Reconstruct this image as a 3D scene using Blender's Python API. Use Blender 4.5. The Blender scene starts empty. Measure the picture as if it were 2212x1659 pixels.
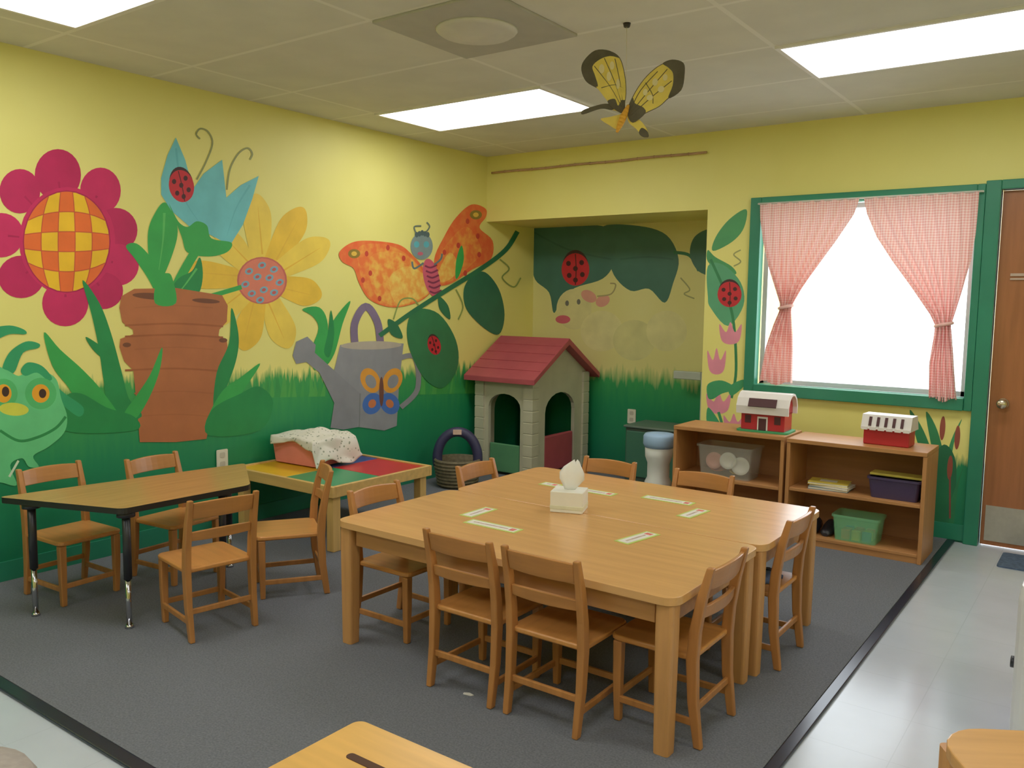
import bpy, bmesh, math, random
import numpy as np
from mathutils import Vector, Matrix
from mathutils.geometry import tessellate_polygon
random.seed(7)
scene=bpy.context.scene
COL=scene.collection
# ------------------------------------------------------------ survey of the room
CAM=np.array([4.1456,-5.3298,1.3257]);F=1828.5;yaw,pit,rol=.6288,.0981,.0136
_f=np.array([-math.sin(yaw)*math.cos(pit),math.cos(yaw)*math.cos(pit),-math.sin(pit)])
_r=np.array([math.cos(yaw),math.sin(yaw),0.0]);_u=np.cross(_r,_f)
_c,_s=math.cos(rol),math.sin(rol)
CX=_c*_r+_s*_u;CY=-_s*_r+_c*_u
H=2.44; ALC=0.66
def onplane(a,b,ax,val):
    d=_f+CX*(a-1106)/F-CY*(b-829.5)/F
    return CAM+d*(val-CAM[ax])/d[ax]

# ------------------------------------------------------------ materials
def lin(c):
    o=[]
    for v in c:
        v=v/255.0
        o.append(v/12.92 if v<=.04045 else ((v+.055)/1.055)**2.4)
    return (o[0],o[1],o[2],1.0)
MATS={}
MOTTLE={}
def nodes(name):
    m=bpy.data.materials.new(name); m.use_nodes=True
    nt=m.node_tree; b=nt.nodes['Principled BSDF']
    return m,nt,b
def mat(name,col,rough=.6,var=.12,scale=8.0,metal=0,stretch=(1,1,1),bump=0,spec=None,coords='Object',col2=None):
    if name in MATS: return MATS[name]
    m,nt,b=nodes(name)
    tc=nt.nodes.new('ShaderNodeTexCoord'); mp=nt.nodes.new('ShaderNodeMapping'); mp.inputs['Scale'].default_value=stretch
    nz=nt.nodes.new('ShaderNodeTexNoise'); nz.inputs['Scale'].default_value=scale; nz.inputs['Detail'].default_value=4
    cr=nt.nodes.new('ShaderNodeValToRGB')
    c=lin(col)
    cr.color_ramp.elements[0].position=.3; cr.color_ramp.elements[1].position=.7
    cr.color_ramp.elements[0].color=tuple(x*(1-var) for x in c[:3])+(1,)
    cr.color_ramp.elements[1].color=tuple(min(1,x*(1+var)) for x in c[:3])+(1,)
    if col2: cr.color_ramp.elements[0].color=c;cr.color_ramp.elements[1].color=lin(col2);cr.color_ramp.elements[0].position=.4;cr.color_ramp.elements[1].position=.65
    nt.links.new(tc.outputs[coords],mp.inputs['Vector']); nt.links.new(mp.outputs[0],nz.inputs['Vector'])
    nt.links.new(nz.outputs['Fac'],cr.inputs[0]); nt.links.new(cr.outputs[0],b.inputs['Base Color'])
    b.inputs['Roughness'].default_value=rough; b.inputs['Metallic'].default_value=metal
    if spec is not None: b.inputs['Specular IOR Level'].default_value=spec
    if bump:
        bp=nt.nodes.new('ShaderNodeBump'); bp.inputs['Strength'].default_value=bump; bp.inputs['Distance'].default_value=.003
        nt.links.new(nz.outputs['Fac'],bp.inputs['Height']); nt.links.new(bp.outputs[0],b.inputs['Normal'])
    MATS[name]=m; return m
def wood(name,col,var=.18,axis=0,rough=.35,scale=14):
    st=[1,1,1]
    for i in range(3):
        if i!=axis: st[i]=9
    st[axis]=.7
    return mat(name,col,rough,var,scale*.3,stretch=tuple(st),bump=.05)
def emis(name,col,s):
    m,nt,b=nodes(name); b.inputs['Base Color'].default_value=lin(col)
    b.inputs['Emission Color'].default_value=lin(col); b.inputs['Emission Strength'].default_value=s
    return m

def math_node(nt,op,a,b=None):
    n=nt.nodes.new('ShaderNodeMath'); n.operation=op
    for i,v in enumerate((a,b)):
        if v is None: continue
        if isinstance(v,(int,float)): n.inputs[i].default_value=v
        else: nt.links.new(v,n.inputs[i])
    return n.outputs[0]
def wallmat(name,base_z,slope,ya=(238,230,130),yb=(243,235,140),soft=16.0):
    """yellow paint fading into a ragged painted grass band"""
    m,nt,b=nodes(name)
    g=nt.nodes.new('ShaderNodeNewGeometry'); sp=nt.nodes.new('ShaderNodeSeparateXYZ'); nt.links.new(g.outputs['Position'],sp.inputs[0])
    mp=nt.nodes.new('ShaderNodeMapping'); mp.inputs['Scale'].default_value=(22,22,3.0); nt.links.new(g.outputs['Position'],mp.inputs[0])
    nz=nt.nodes.new('ShaderNodeTexNoise'); nz.inputs['Scale'].default_value=1.3; nz.inputs['Detail'].default_value=3; nt.links.new(mp.outputs[0],nz.inputs['Vector'])
    n2=nt.nodes.new('ShaderNodeTexNoise'); n2.inputs['Scale'].default_value=2.0; nt.links.new(g.outputs['Position'],n2.inputs['Vector'])
    z=sp.outputs['Z']; y=sp.outputs['Y']
    edge=math_node(nt,'ADD',math_node(nt,'MULTIPLY',nz.outputs['Fac'],.26),base_z-.13)
    edge=math_node(nt,'ADD',edge,math_node(nt,'MULTIPLY',y,slope))
    d=math_node(nt,'SUBTRACT',z,edge)
    fac=math_node(nt,'MULTIPLY',d,soft)
    fc=nt.nodes.new('ShaderNodeClamp'); nt.links.new(fac,fc.inputs[0])
    cr=nt.nodes.new('ShaderNodeValToRGB'); e=cr.color_ramp.elements
    e[0].position=.05; e[0].color=lin((18,122,88)); e[1].position=.85; e[1].color=lin((64,166,84))
    x=cr.color_ramp.elements.new(.5); x.color=lin((28,140,88))
    zz=math_node(nt,'ADD',z,math_node(nt,'MULTIPLY',math_node(nt,'SUBTRACT',nz.outputs['Fac'],.5),.25)); nt.links.new(zz,cr.inputs[0])
    ye=nt.nodes.new('ShaderNodeValToRGB'); ye.color_ramp.elements[0].position=.3; ye.color_ramp.elements[1].position=.7
    ye.color_ramp.elements[0].color=lin(ya); ye.color_ramp.elements[1].color=lin(yb); nt.links.new(n2.outputs['Fac'],ye.inputs[0])
    mx=nt.nodes.new('ShaderNodeMix'); mx.data_type='RGBA'; nt.links.new(fc.outputs[0],mx.inputs['Factor'])
    nt.links.new(cr.outputs[0],mx.inputs[6]); nt.links.new(ye.outputs[0],mx.inputs[7]); nt.links.new(mx.outputs[2],b.inputs['Base Color'])
    b.inputs['Roughness'].default_value=.5
    return m
M_WALL_L=wallmat('wall_paint_left',.76,-.03)
M_WALL_B=wallmat('wall_paint_back',.42,0)
M_WALL_A=wallmat('wall_paint_alcove_dimmed',.68,0,(222,216,140),(228,222,150),8.0)  # same yellow wall, darkened in the colour so the alcove reads dimmer
M_PLAIN=mat('yellow_paint',(236,228,140),.5,.03,3)
M_GREEN=mat('green_trim_paint',(40,132,102),.4,.08,5)

# ------------------------------------------------------------ mesh helpers
def setm(faces,mi,smooth=False):
    for f in faces:
        f.material_index=mi; f.smooth=smooth
def box(bm,c,s,mi=0,rot=None):
    vs=[]
    for dx in (-.5,.5):
        for dy in (-.5,.5):
            for dz in (-.5,.5):
                v=Vector((dx*s[0],dy*s[1],dz*s[2]))
                if rot is not None: v=rot@v
                vs.append(bm.verts.new(v+Vector(c)))
    q=[(0,1,3,2),(4,6,7,5),(0,4,5,1),(2,3,7,6),(0,2,6,4),(1,5,7,3)]
    fs=[bm.faces.new([vs[i] for i in f]) for f in q]; setm(fs,mi); return fs
def bx(bm,a,b,mi=0):
    return box(bm,[(a[i]+b[i])/2 for i in range(3)],[abs(b[i]-a[i]) for i in range(3)],mi)
def loft(bm,rings,mi=0,smooth=False,cap=True):
    R=[[bm.verts.new(Vector(p)) for p in r] for r in rings]
    fs=[];n=len(R[0])
    for a,b in zip(R[:-1],R[1:]):
        for i in range(n):
            fs.append(bm.faces.new((a[i],a[(i+1)%n],b[(i+1)%n],b[i])))
    setm(fs,mi,smooth)
    if cap:
        c=[bm.faces.new(list(reversed(R[0]))),bm.faces.new(R[-1])]; setm(c,mi)
    return fs
def sweep_rect(bm,pts,wa,wb,ax_a,ax_b,mi=0):
    rings=[]
    for i,p in enumerate(pts):
        a=wa[i] if isinstance(wa,(list,tuple)) else wa; b=wb[i] if isinstance(wb,(list,tuple)) else wb
        A=Vector(ax_a)*a/2;B=Vector(ax_b)*b/2;p=Vector(p)
        rings.append([p-A-B,p+A-B,p+A+B,p-A+B])
    return loft(bm,rings,mi)
def cyl(bm,p0,p1,r0,r1=None,seg=20,mi=0,smooth=True):
    r1=r0 if r1 is None else r1
    p0=Vector(p0);p1=Vector(p1);d=(p1-p0).normalized()
    a=d.orthogonal().normalized();b=d.cross(a)
    rg=lambda p,r:[p+(a*math.cos(2*math.pi*i/seg)+b*math.sin(2*math.pi*i/seg))*r for i in range(seg)]
    return loft(bm,[rg(p0,r0),rg(p1,r1)],mi,smooth)
def revolve(bm,c,prof,seg=24,mi=0,sx=1,sy=1):
    rings=[[Vector((c[0]+r*sx*math.cos(2*math.pi*i/seg),c[1]+r*sy*math.sin(2*math.pi*i/seg),c[2]+z)) for i in range(seg)] for r,z in prof]
    return loft(bm,rings,mi,True)
def tube(bm,pts,r,seg=8,mi=0,closed=False):
    rings=[];n=len(pts);P=[Vector(p) for p in pts];prev=None
    for i in range(n):
        t=((P[(i+1)%n]-P[i-1]) if closed else (P[min(i+1,n-1)]-P[max(i-1,0)])).normalized()
        a=t.orthogonal().normalized() if prev is None else (prev-t*prev.dot(t)).normalized()
        prev=a;b=t.cross(a)
        rings.append([P[i]+(a*math.cos(2*math.pi*k/seg)+b*math.sin(2*math.pi*k/seg))*r for k in range(seg)])
    if closed: rings.append(rings[0]); return loft(bm,rings,mi,True,cap=False)
    return loft(bm,rings,mi,True)
def rrect(w,h,r,seg=6):
    o=[]
    for cx,cy,a0 in ((w/2-r,h/2-r,0),(-w/2+r,h/2-r,90),(-w/2+r,-h/2+r,180),(w/2-r,-h/2+r,270)):
        for k in range(seg+1):
            a=math.radians(a0+90*k/seg); o.append((cx+r*math.cos(a),cy+r*math.sin(a)))
    return o
def prism(bm,pts,z0,z1,mi=0,side=None,tf=None):
    tf=tf or (lambda x,y,z:Vector((x,y,z)))
    tri=tessellate_polygon([[Vector((p[0],p[1],0)) for p in pts]])
    a=[bm.verts.new(tf(p[0],p[1],z0)) for p in pts]; b=[bm.verts.new(tf(p[0],p[1],z1)) for p in pts]
    fs=[]
    for t in tri:
        for vs in (a,b):
            try: fs.append(bm.faces.new([vs[i] for i in t]))
            except ValueError: pass
    setm(fs,mi)
    n=len(pts); sd=[bm.faces.new((a[i],a[(i+1)%n],b[(i+1)%n],b[i])) for i in range(n)]
    setm(sd,mi if side is None else side); return fs+sd
def make(name,bm,mats,parent=None,bevel=0,kind=None,loc=None,label=None,solid=0,seg=2):
    bmesh.ops.recalc_face_normals(bm,faces=bm.faces)
    me=bpy.data.meshes.new(name); bm.to_mesh(me); bm.free()
    for m in (mats if isinstance(mats,(list,tuple)) else [mats]): me.materials.append(m)
    o=bpy.data.objects.new(name,me); COL.objects.link(o)
    if parent: o.parent=parent
    if loc: o.location=loc
    if kind: o['kind']=kind
    if label: o['label']=label
    if solid:
        s=o.modifiers.new('solid','SOLIDIFY'); s.thickness=solid; s.offset=0
    if bevel:
        md=o.modifiers.new('bevel','BEVEL'); md.width=bevel; md.segments=seg; md.limit_method='ANGLE'; md.angle_limit=math.radians(40)
    return o
def thing(name,label,cat,loc=(0,0,0),rot=0,group=None):
    e=bpy.data.objects.new(name,None); e.empty_display_size=.1; COL.objects.link(e)
    e.location=loc; e.rotation_euler=(0,0,rot); e['label']=label; e['category']=cat
    if group: e['group']=group
    return e
def tag(o,label,cat,group=None):
    o['label']=label;o['category']=cat
    if group:o['group']=group
    return o
def copy_thing(src,loc,rot,label=None):
    n=src.copy(); COL.objects.link(n); n.location=loc; n.rotation_euler=(0,0,rot)
    if label: n['label']=label
    for ch in list(src.children):
        c=ch.copy(); c.parent=n; COL.objects.link(c)
        for g in list(ch.children):
            k=g.copy(); k.parent=c; COL.objects.link(k)
    return n
B=bmesh.new

# ------------------------------------------------------------ mural
class Wall:
    def __init__(s,ax,val,sign): s.ax=ax;s.val=val;s.sign=sign;s.bm=B();s.mats=[];s.n=0
    def mi(s,m):
        if m not in s.mats: s.mats.append(m)
        return s.mats.index(m)
    def p(s,u,v,off): return Vector(onplane(u,v,s.ax,s.val+s.sign*off))
    def off(s): s.n+=1; return .0004+s.n*.000016
def paint(c,var=.09):
    k='mural_%d_%d_%d'%c
    if c in MOTTLE: return mat(k,c,.5,var,16,col2=MOTTLE[c])
    return mat(k,c,.5,var,7)
def smoothpts(pts,sub=5,closed=True):
    n=len(pts);o=[]
    rng=range(n) if closed else range(n-1)
    for i in rng:
        g=(lambda k:pts[k%n]) if closed else (lambda k:pts[max(0,min(n-1,k))])
        p0,p1,p2,p3=g(i-1),g(i),g(i+1),g(i+2)
        for k in range(sub):
            t=k/sub
            o.append(tuple(.5*((2*p1[j])+(-p0[j]+p2[j])*t+(2*p0[j]-5*p1[j]+4*p2[j]-p3[j])*t*t+(-p0[j]+3*p1[j]-3*p2[j]+p3[j])*t**3) for j in (0,1)))
    if not closed:o.append(pts[-1])
    return o
def poly(w,c,pts,sm=True,off=None):
    if sm: pts=smoothpts(pts)
    off=w.off() if off is None else off; mi=w.mi(paint(c))
    tri=tessellate_polygon([[Vector((p[0],p[1],0)) for p in pts]])
    vs=[w.bm.verts.new(w.p(p[0],p[1],off)) for p in pts]
    for t in tri:
        try:
            f=w.bm.faces.new([vs[i] for i in t]); f.material_index=mi
        except ValueError: pass
def ell(w,c,cu,cv,ru,rv,rot=0,a0=0,a1=360):
    n=28;r=math.radians(rot);pts=[]
    for i in range(n):
        a=math.radians(a0+(a1-a0)*i/(n if a1-a0==360 else n-1)); x,y=ru*math.cos(a),rv*math.sin(a)
        pts.append((cu+x*math.cos(r)-y*math.sin(r),cv+x*math.sin(r)+y*math.cos(r)))
    poly(w,c,pts,False)
def stroke(w,c,pts,wd,taper=False):
    P=smoothpts(pts,6,False);n=len(P);off=w.off();mi=w.mi(paint(c));L=[];R=[]
    for i in range(n):
        a=P[max(0,i-1)];b=P[min(n-1,i+1)];dx,dy=b[0]-a[0],b[1]-a[1];l=math.hypot(dx,dy) or 1
        h=wd/2*(1-(.85*i/(n-1) if taper else 0))
        L.append(w.bm.verts.new(w.p(P[i][0]-dy/l*h,P[i][1]+dx/l*h,off)));R.append(w.bm.verts.new(w.p(P[i][0]+dy/l*h,P[i][1]-dx/l*h,off)))
    for i in range(n-1):
        f=w.bm.faces.new((L[i],L[i+1],R[i+1],R[i]));f.material_index=mi
def bug(w,cu,cv,ru,rv,rot=0):
    ell(w,(60,35,40),cu,cv-rv*.12,ru*.95,rv*1.02,rot)
    ell(w,(204,40,52),cu,cv,ru,rv*.95,rot)
    r=math.radians(rot)
    for a,b in ((-.5,-.35),(.45,-.4),(-.45,.35),(.5,.3),(0,.62),(0,-.05)):
        x,y=a*ru,b*rv; ell(w,(70,25,30),cu+x*math.cos(r)-y*math.sin(r),cv+x*math.sin(r)+y*math.cos(r),ru*.17,rv*.15)
    def q(a,b): x,y=a*ru,b*rv; return (cu+x*math.cos(r)-y*math.sin(r),cv+x*math.sin(r)+y*math.cos(r))
    stroke(w,(70,25,30),[q(0,-.9),q(.05,0),q(0,.9)],max(1.5,ru*.07))

WL=Wall(0,0,1);WB=Wall(1,0,-1);WA=Wall(1,ALC,-1)
WL.mi(M_WALL_L);WB.mi(M_WALL_B);WA.mi(M_WALL_A)
G1=(56,172,82);G2=(34,142,76);G3=(92,194,100);DG=(44,112,84)
L=WL
for k in range(90):
    u=560+k*5.2+random.uniform(-3,3); 
    if 700<u<900: continue
    h=random.uniform(10,40); base=835-.02*(u-570)
    poly(L,random.choice([(64,162,78),(80,172,82),(56,156,80)]),[(u-5,base+24),(u+random.uniform(-6,6),base-h),(u+5,base+24)],False)
# crimson flower
CR=(208,40,98);CR2=(196,34,92)
for i,(a,b,c,d) in enumerate([(125,378,50,56),(217,412,44,50),(250,497,47,48),(255,572,45,45),(222,628,44,40),(141,655,50,50),(46,598,50,46),(3,508,48,48),(43,413,44,48)]):
    ell(L,CR if i%2 else CR2,a,b,c,d)
    stroke(L,(180,26,82),[(a+(144-a)*.1,b+(522-b)*.1),(a+(144-a)*.6,b+(522-b)*.6)],5,True)
ell(L,CR,145,520,104,116)
ell(L,(176,30,78),144,522,95,111)
ell(L,(248,196,40),144,522,92,108)
def disc(s,t): return (144+92*s*math.sqrt(max(0,1-t*t/2)),522+108*t*math.sqrt(max(0,1-s*s/2)))
g=[-1,-.6,-.2,.2,.6,1]
for i in range(5):
    for j in range(5):
        if (i+j)%2: continue
        s0,s1,t0,t1=g[i],g[i+1],g[j],g[j+1];pts=[]
        for (a,b),(c,d) in (((s0,t0),(s1,t0)),((s1,t0),(s1,t1)),((s1,t1),(s0,t1)),((s0,t1),(s0,t0))):
            for k in range(5): pts.append(disc(a+(c-a)*k/5,b+(d-b)*k/5))
        poly(L,(240,112,48),pts,False)
for q in g[1:-1]:
    stroke(L,(206,84,54),[disc(q,-1+2*k/8) for k in range(9)],2)
    stroke(L,(206,84,54),[disc(-1+2*k/8,q) for k in range(9)],2)
# yellow daisy
cu,cv=566,606
for i,(a,b) in enumerate([(552,418),(655,448),(712,520),(695,640),(625,752),(525,757),(440,700),(388,588),(470,500)]):
    dx,dy=a-cu,b-cv;l=math.hypot(dx,dy);ux,uy=dx/l,dy/l;nx,ny=-uy,ux
    q=lambda t,w:(cu+dx*t+nx*w,cv+dy*t+ny*w)
    poly(L,(244,200,62) if i%2 else (248,214,84),[q(.12,12),q(.45,25),q(.75,30),q(.93,17),q(1,0),q(.93,-17),q(.75,-30),q(.45,-25),q(.12,-12)])
    stroke(L,(238,190,60),[q(.3,5),q(.85,3)],4,True)
ell(L,(206,106,92),cu,cv,54,51);ell(L,(228,130,104),cu,cv,50,48)
for a,b in ((-28,-20),(0,-33),(26,-24),(-36,8),(-10,-8),(16,-6),(38,4),(-22,28),(4,20),(26,26),(-4,42)):
    ell(L,(124,176,196),cu+a,cv+b,9,7,-20);ell(L,(206,92,90),cu+a,cv+b,4.5,3.5,-20)
# leaves behind pot
poly(L,G1,[(355,437),(375,460),(384,500),(374,545),(350,602),(335,602),(322,560),(320,500),(335,460)])
stroke(L,G3,[(355,460),(352,520),(342,590)],6,True)
stroke(L,G1,[(430,530),(395,590),(365,650)],20)
poly(L,G1,[(272,532),(295,526),(325,555),(352,600),(368,645),(350,656),(320,602),(292,560)])
poly(L,G2,[(432,556),(438,600),(424,640),(376,656),(360,642),(385,602),(415,585)])
stroke(L,G3,[(425,580),(400,615),(375,645)],5,True)
stroke(L,G1,[(395,650),(445,642),(522,620)],10)
# tulip
TB=(112,200,208)
poly(L,TB,[(380,297),(362,335),(348,385),(348,420),(370,455),(410,490),(450,505),(497,530),(525,485),(545,430),(559,380),(520,400),(489,427),(480,345),(440,375),(417,408),(400,345)],False)
stroke(L,(100,188,198),[(380,320),(395,420),(430,480)],5,True);stroke(L,(100,188,198),[(540,400),(510,450),(490,510)],5,True)
poly(L,G1,[(365,440),(385,478),(405,490),(425,478),(447,487),(457,515),(500,524),(490,545),(450,554),(405,545),(392,510)])
stroke(L,(150,156,96),[(425,388),(445,350),(459,310),(450,285),(433,278),(424,290),(432,300)],3.5)
stroke(L,(150,156,96),[(490,410),(497,365),(515,332),(535,320),(545,332),(540,345)],3.5)
bug(L,392,402,27,37,-12)
# pot
PB=(184,110,66)
poly(L,PB,[(262,640),(290,624),(380,622),(480,638),(492,660),(490,695),(474,712),(472,725),(490,735),(493,765),(486,792),(476,800),(460,880),(446,948),(380,955),(302,955),(296,880),(288,800),(268,780),(258,750),(260,732),(288,722),(287,712),(264,696),(258,665)],False)
for v in (703,727,800): stroke(L,(164,94,54),[(270,v),(380,v-4),(482,v+2)],4)
for v in (665,755,850,900): stroke(L,(176,104,62),[(290,v),(380,v-5),(460,v)],3)
ell(L,(120,72,48),330,640,44,7,4);ell(L,(120,72,48),445,650,30,5,4)
ell(L,(120,72,48),274,745,9,5);ell(L,(120,72,48),482,735,9,5)
poly(L,G1,[(335,655),(340,600),(360,590),(372,600),(380,655)])
# grass blades
for c,pts in ((G2,[(178,605),(215,655),(240,720),(262,800),(278,860),(306,900),(240,910),(225,830),(213,750),(198,680)]),
 (G1,[(95,718),(130,755),(180,800),(225,850),(256,905),(190,905),(150,840),(113,790)]),
 (G2,[(185,728),(215,745),(250,770),(240,785),(205,760)]),
 (G1,[(350,750),(345,800),(322,860),(292,905),(268,895),(298,850),(325,808)]),
 (G2,[(500,665),(515,720),(512,770),(492,830),(462,885),(468,805),(495,740)]),
 (G1,[(562,785),(535,830),(505,870),(470,895),(450,900),(480,845),(520,815)]),
 (G2,[(140,860),(175,850),(230,880),(290,900),(290,930),(140,930)]),
 (G2,[(458,885),(520,850),(560,835),(590,870),(560,930),(450,940)]),
 ((48,164,106),[(98,815),(140,850),(180,880),(170,900),(130,870),(95,835)])):
    poly(L,c,pts)
# frog
FG=(104,208,136)
poly(L,(48,164,106),[(-20,712),(20,703),(52,712),(55,722),(20,722),(-20,738)])
poly(L,(48,164,106),[(5,800),(20,762),(55,738),(84,742),(82,752),(50,762),(30,805)])
poly(L,FG,[(-30,800),(10,798),(40,812),(62,800),(95,802),(122,820),(132,860),(145,900),(138,935),(105,965),(72,985),(84,1008),(62,1008),(48,990),(22,1005),(36,1048),(0,1042),(-30,1045)])
poly(L,(48,164,106),[(45,800),(60,783),(90,790),(112,815),(104,822),(80,805),(55,812)])
stroke(L,(44,146,80),[(0,930),(40,952),(80,945),(120,925),(142,900)],6)
ell(L,(84,192,112),8,850,30,32);ell(L,(84,192,112),88,850,34,34)
ell(L,(248,172,44),8,850,17,20);ell(L,(248,172,44),88,850,19,20);ell(L,(60,40,34),12,846,8,11);ell(L,(60,40,34),92,850,8,10)
ell(L,(222,224,80),30,884,32,14,4)
stroke(L,(214,236,200),[(40,995),(20,1030)],5)
# blades behind the watering can
poly(L,G1,[(653,668),(690,664),(708,700),(702,770),(680,800),(672,760),(688,710),(676,684)])
poly(L,G1,[(757,650),(740,700),(722,765),(700,790),(705,725),(725,685)])
poly(L,G2,[(715,670),(722,720),(712,770),(700,760),(708,720)])
# watering can
GY=(142,144,150)
stroke(L,(130,114,142),[(768,755),(766,700),(790,662),(815,695),(822,745)],16)
stroke(L,GY,[(858,775),(896,772),(902,840),(866,880)],11)
poly(L,GY,[(632,768),(640,738),(664,727),(682,745),(680,762),(722,800),(778,850),(776,922),(742,928),(714,924),(722,870),(690,805),(662,782),(640,786)],False)
poly(L,(148,150,156),[(735,745),(800,738),(872,742),(862,830),(857,920),(830,930),(772,922),(778,850),(722,800)],False)
ell(L,(188,178,162),802,746,66,9,-1)
stroke(L,(126,130,132),[(778,850),(776,922)],3)
for a,b,c,d,r in ((800,822,20,28,-25),(848,822,20,28,25)):
    ell(L,(238,164,60),a,b,c,d,r);ell(L,(148,150,156),a+1,b+2,c*.55,d*.55,r)
for a,b,c,d,r in ((804,872,20,24,30),(842,872,20,24,-30)):
    ell(L,(72,116,196),a,b,c,d,r);ell(L,(212,124,76),a,b,c*.4,d*.4,r)
ell(L,(116,74,64),824,846,5,32)
# butterfly
OR=(240,104,58)
MOTTLE[(242,118,62)]=(247,164,74);MOTTLE[(244,134,64)]=(248,194,88);MOTTLE[(247,170,76)]=(249,214,106);MOTTLE[OR]=(243,128,66)
poly(L,OR,[(733,545),(760,524),(800,520),(860,528),(890,550),(915,580),(934,620),(908,650),(850,664),(800,648),(776,612),(764,580),(740,566)])
poly(L,(242,118,62),[(775,535),(830,528),(880,550),(912,585),(932,620),(905,650),(850,662),(802,645),(780,600)])
poly(L,(244,134,64),[(800,555),(860,545),(905,575),(931,622),(904,649),(850,660),(808,630)])
poly(L,(247,170,76),[(842,600),(880,575),(918,595),(930,625),(902,647),(855,655)])
poly(L,OR,[(1048,450),(1018,442),(985,470),(960,510),(938,560),(945,612),(975,612),(1020,582),(1060,560),(1064,520),(1036,492),(1050,468)])
poly(L,(242,118,62),[(1010,490),(975,515),(950,555),(944,605),(974,608),(1018,572),(1040,540)])
poly(L,(247,170,76),[(972,545),(948,585),(948,606),(968,606),(992,580)])
for w_ in ((765,548),(1028,464)): ell(L,(150,124,50),w_[0],w_[1],13,10);ell(L,(240,196,80),w_[0],w_[1],6,5)
for a,b in ((792,548),(800,590),(838,535),(872,558),(784,605),(1010,478),(1032,510),(990,530),(1035,550),(1005,590),(960,545),(820,645)): ell(L,(206,70,56),a,b,4,6)
poly(L,G1,[(997,530),(1002,560),(992,595),(984,600),(986,560)])
ell(L,(216,96,120),932,600,17,42,-12)
for k in range(6): stroke(L,(140,56,88),[(918+k*2,574+k*11),(930+k*2,578+k*11),(944+k*2,572+k*11)],4)
ell(L,(134,156,156),911,532,24,29);ell(L,(96,184,196),900,528,6,7);ell(L,(96,184,196),921,528,6,7);ell(L,(210,104,124),908,548,6,4)
stroke(L,(110,128,116),[(900,506),(895,490),(910,488)],3);stroke(L,(110,128,116),[(918,504),(928,490),(922,480)],3)
for k in range(5): ell(L,(86,106,108),900+k*6,503-abs(2-k)*-2,4,6)
stroke(L,(106,126,128),[(915,568),(895,580),(890,565)],4);stroke(L,(106,126,128),[(938,572),(952,560),(955,548)],4)
# vine and leaves on the side wall
VG=(44,118,80)
poly(L,DG,[(1048,588),(1078,625),(1090,680),(1078,722),(1045,708),(1008,668),(1002,625),(1020,596)])
poly(L,(50,126,80),[(900,668),(948,678),(985,735),(988,795),(955,838),(915,815),(885,755),(880,700)])
bug(L,938,746,14,22,-15)
stroke(L,VG,[(1118,500),(1092,540),(1040,580),(960,630),(890,675),(820,725)],10)
for c in ([(1080,560),(1100,580),(1085,600),(1110,620),(1125,600)],[(850,690),(865,650),(890,645),(905,660)],[(985,625),(1000,660),(990,690)]):
    stroke(L,(146,166,88),c,3)
poly(L,VG,[(948,640),(968,660),(972,690),(950,668)]);poly(L,VG,[(838,690),(858,700),(870,730),(845,722)])

# alcove mural
A=WA;DK=(62,112,98)
poly(A,DK,[(1146,490),(1200,486),(1300,488),(1332,515),(1328,565),(1302,602),(1242,622),(1212,650),(1196,676),(1186,632),(1156,604),(1148,560),(1146,520)])
poly(A,DK,[(1300,490),(1380,488),(1440,508),(1466,560),(1454,612),(1436,654),(1402,624),(1362,628),(1326,594),(1312,540)])
for c in ([(1150,500),(1230,540),(1320,560)],[(1340,560),(1400,555),(1455,560)]): stroke(A,(52,100,88),c,4)
stroke(A,VG,[(1455,545),(1490,552),(1510,585)],7)
poly(A,DK,[(1490,545),(1500,512),(1530,495),(1562,500),(1562,596),(1520,592),(1500,575)])
stroke(A,(166,166,110),[(1470,600),(1490,625),(1478,635),(1500,645)],3)
bug(A,1243,582,30,37,0)
ell(A,(216,210,146),1240,668,38,44);ell(A,(224,218,154),1300,715,46,44);ell(A,(214,210,144),1370,735,46,44);ell(A,(224,218,154),1440,715,44,44)
ell(A,(206,96,112),1216,690,16,9);ell(A,(110,110,100),1225,655,4,6);ell(A,(110,110,100),1250,652,4,6)
ell(A,(224,160,140),1272,640,18,12,30);ell(A,(224,160,140),1302,650,16,12,-30)
stroke(A,(166,156,106),[(1290,640),(1320,635),(1330,615),(1318,612)],3)

# pier mural by the window
P_=WB
poly(P_,(76,158,98),[(1612,452),(1575,474),(1546,512),(1540,542),(1582,522),(1607,492)])
poly(P_,(76,158,98),[(1529,540),(1545,555),(1580,575),(1590,592),(1560,590),(1529,565)])
poly(P_,(90,168,124),[(1529,575),(1562,572),(1600,610),(1606,660),(1572,704),(1535,665),(1529,640)])
stroke(P_,(54,134,86),[(1535,560),(1570,640),(1585,700),(1590,800),(1580,860)],6)
stroke(P_,(164,164,100),[(1600,540),(1585,550),(1600,565),(1585,575)],3)
bug(P_,1576,636,26,29,0)
PK=(236,148,170)
for a,b,rx,ry,ro in ((1578,722,24,22,20),(1548,783,20,26,10),(1552,872,26,22,0),(1585,915,22,18,0)):
    poly(P_,PK,[(a-rx,b-ry),(a-rx*.4,b-ry*.2),(a,b-ry*1.2),(a+rx*.4,b-ry*.2),(a+rx,b-ry),(a+rx*.8,b+ry*.6),(a,b+ry),(a-rx*.8,b+ry*.6)])
stroke(P_,(64,152,96),[(1552,890),(1560,920),(1556,940)],6)
for pts in ([(1529,830),(1560,822),(1590,840),(1560,850),(1540,862),(1529,858)],[(1575,835),(1605,820),(1606,835),(1580,855)],[(1529,880),(1550,905),(1560,930),(1529,920)]): poly(P_,(66,162,108),pts)
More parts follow.
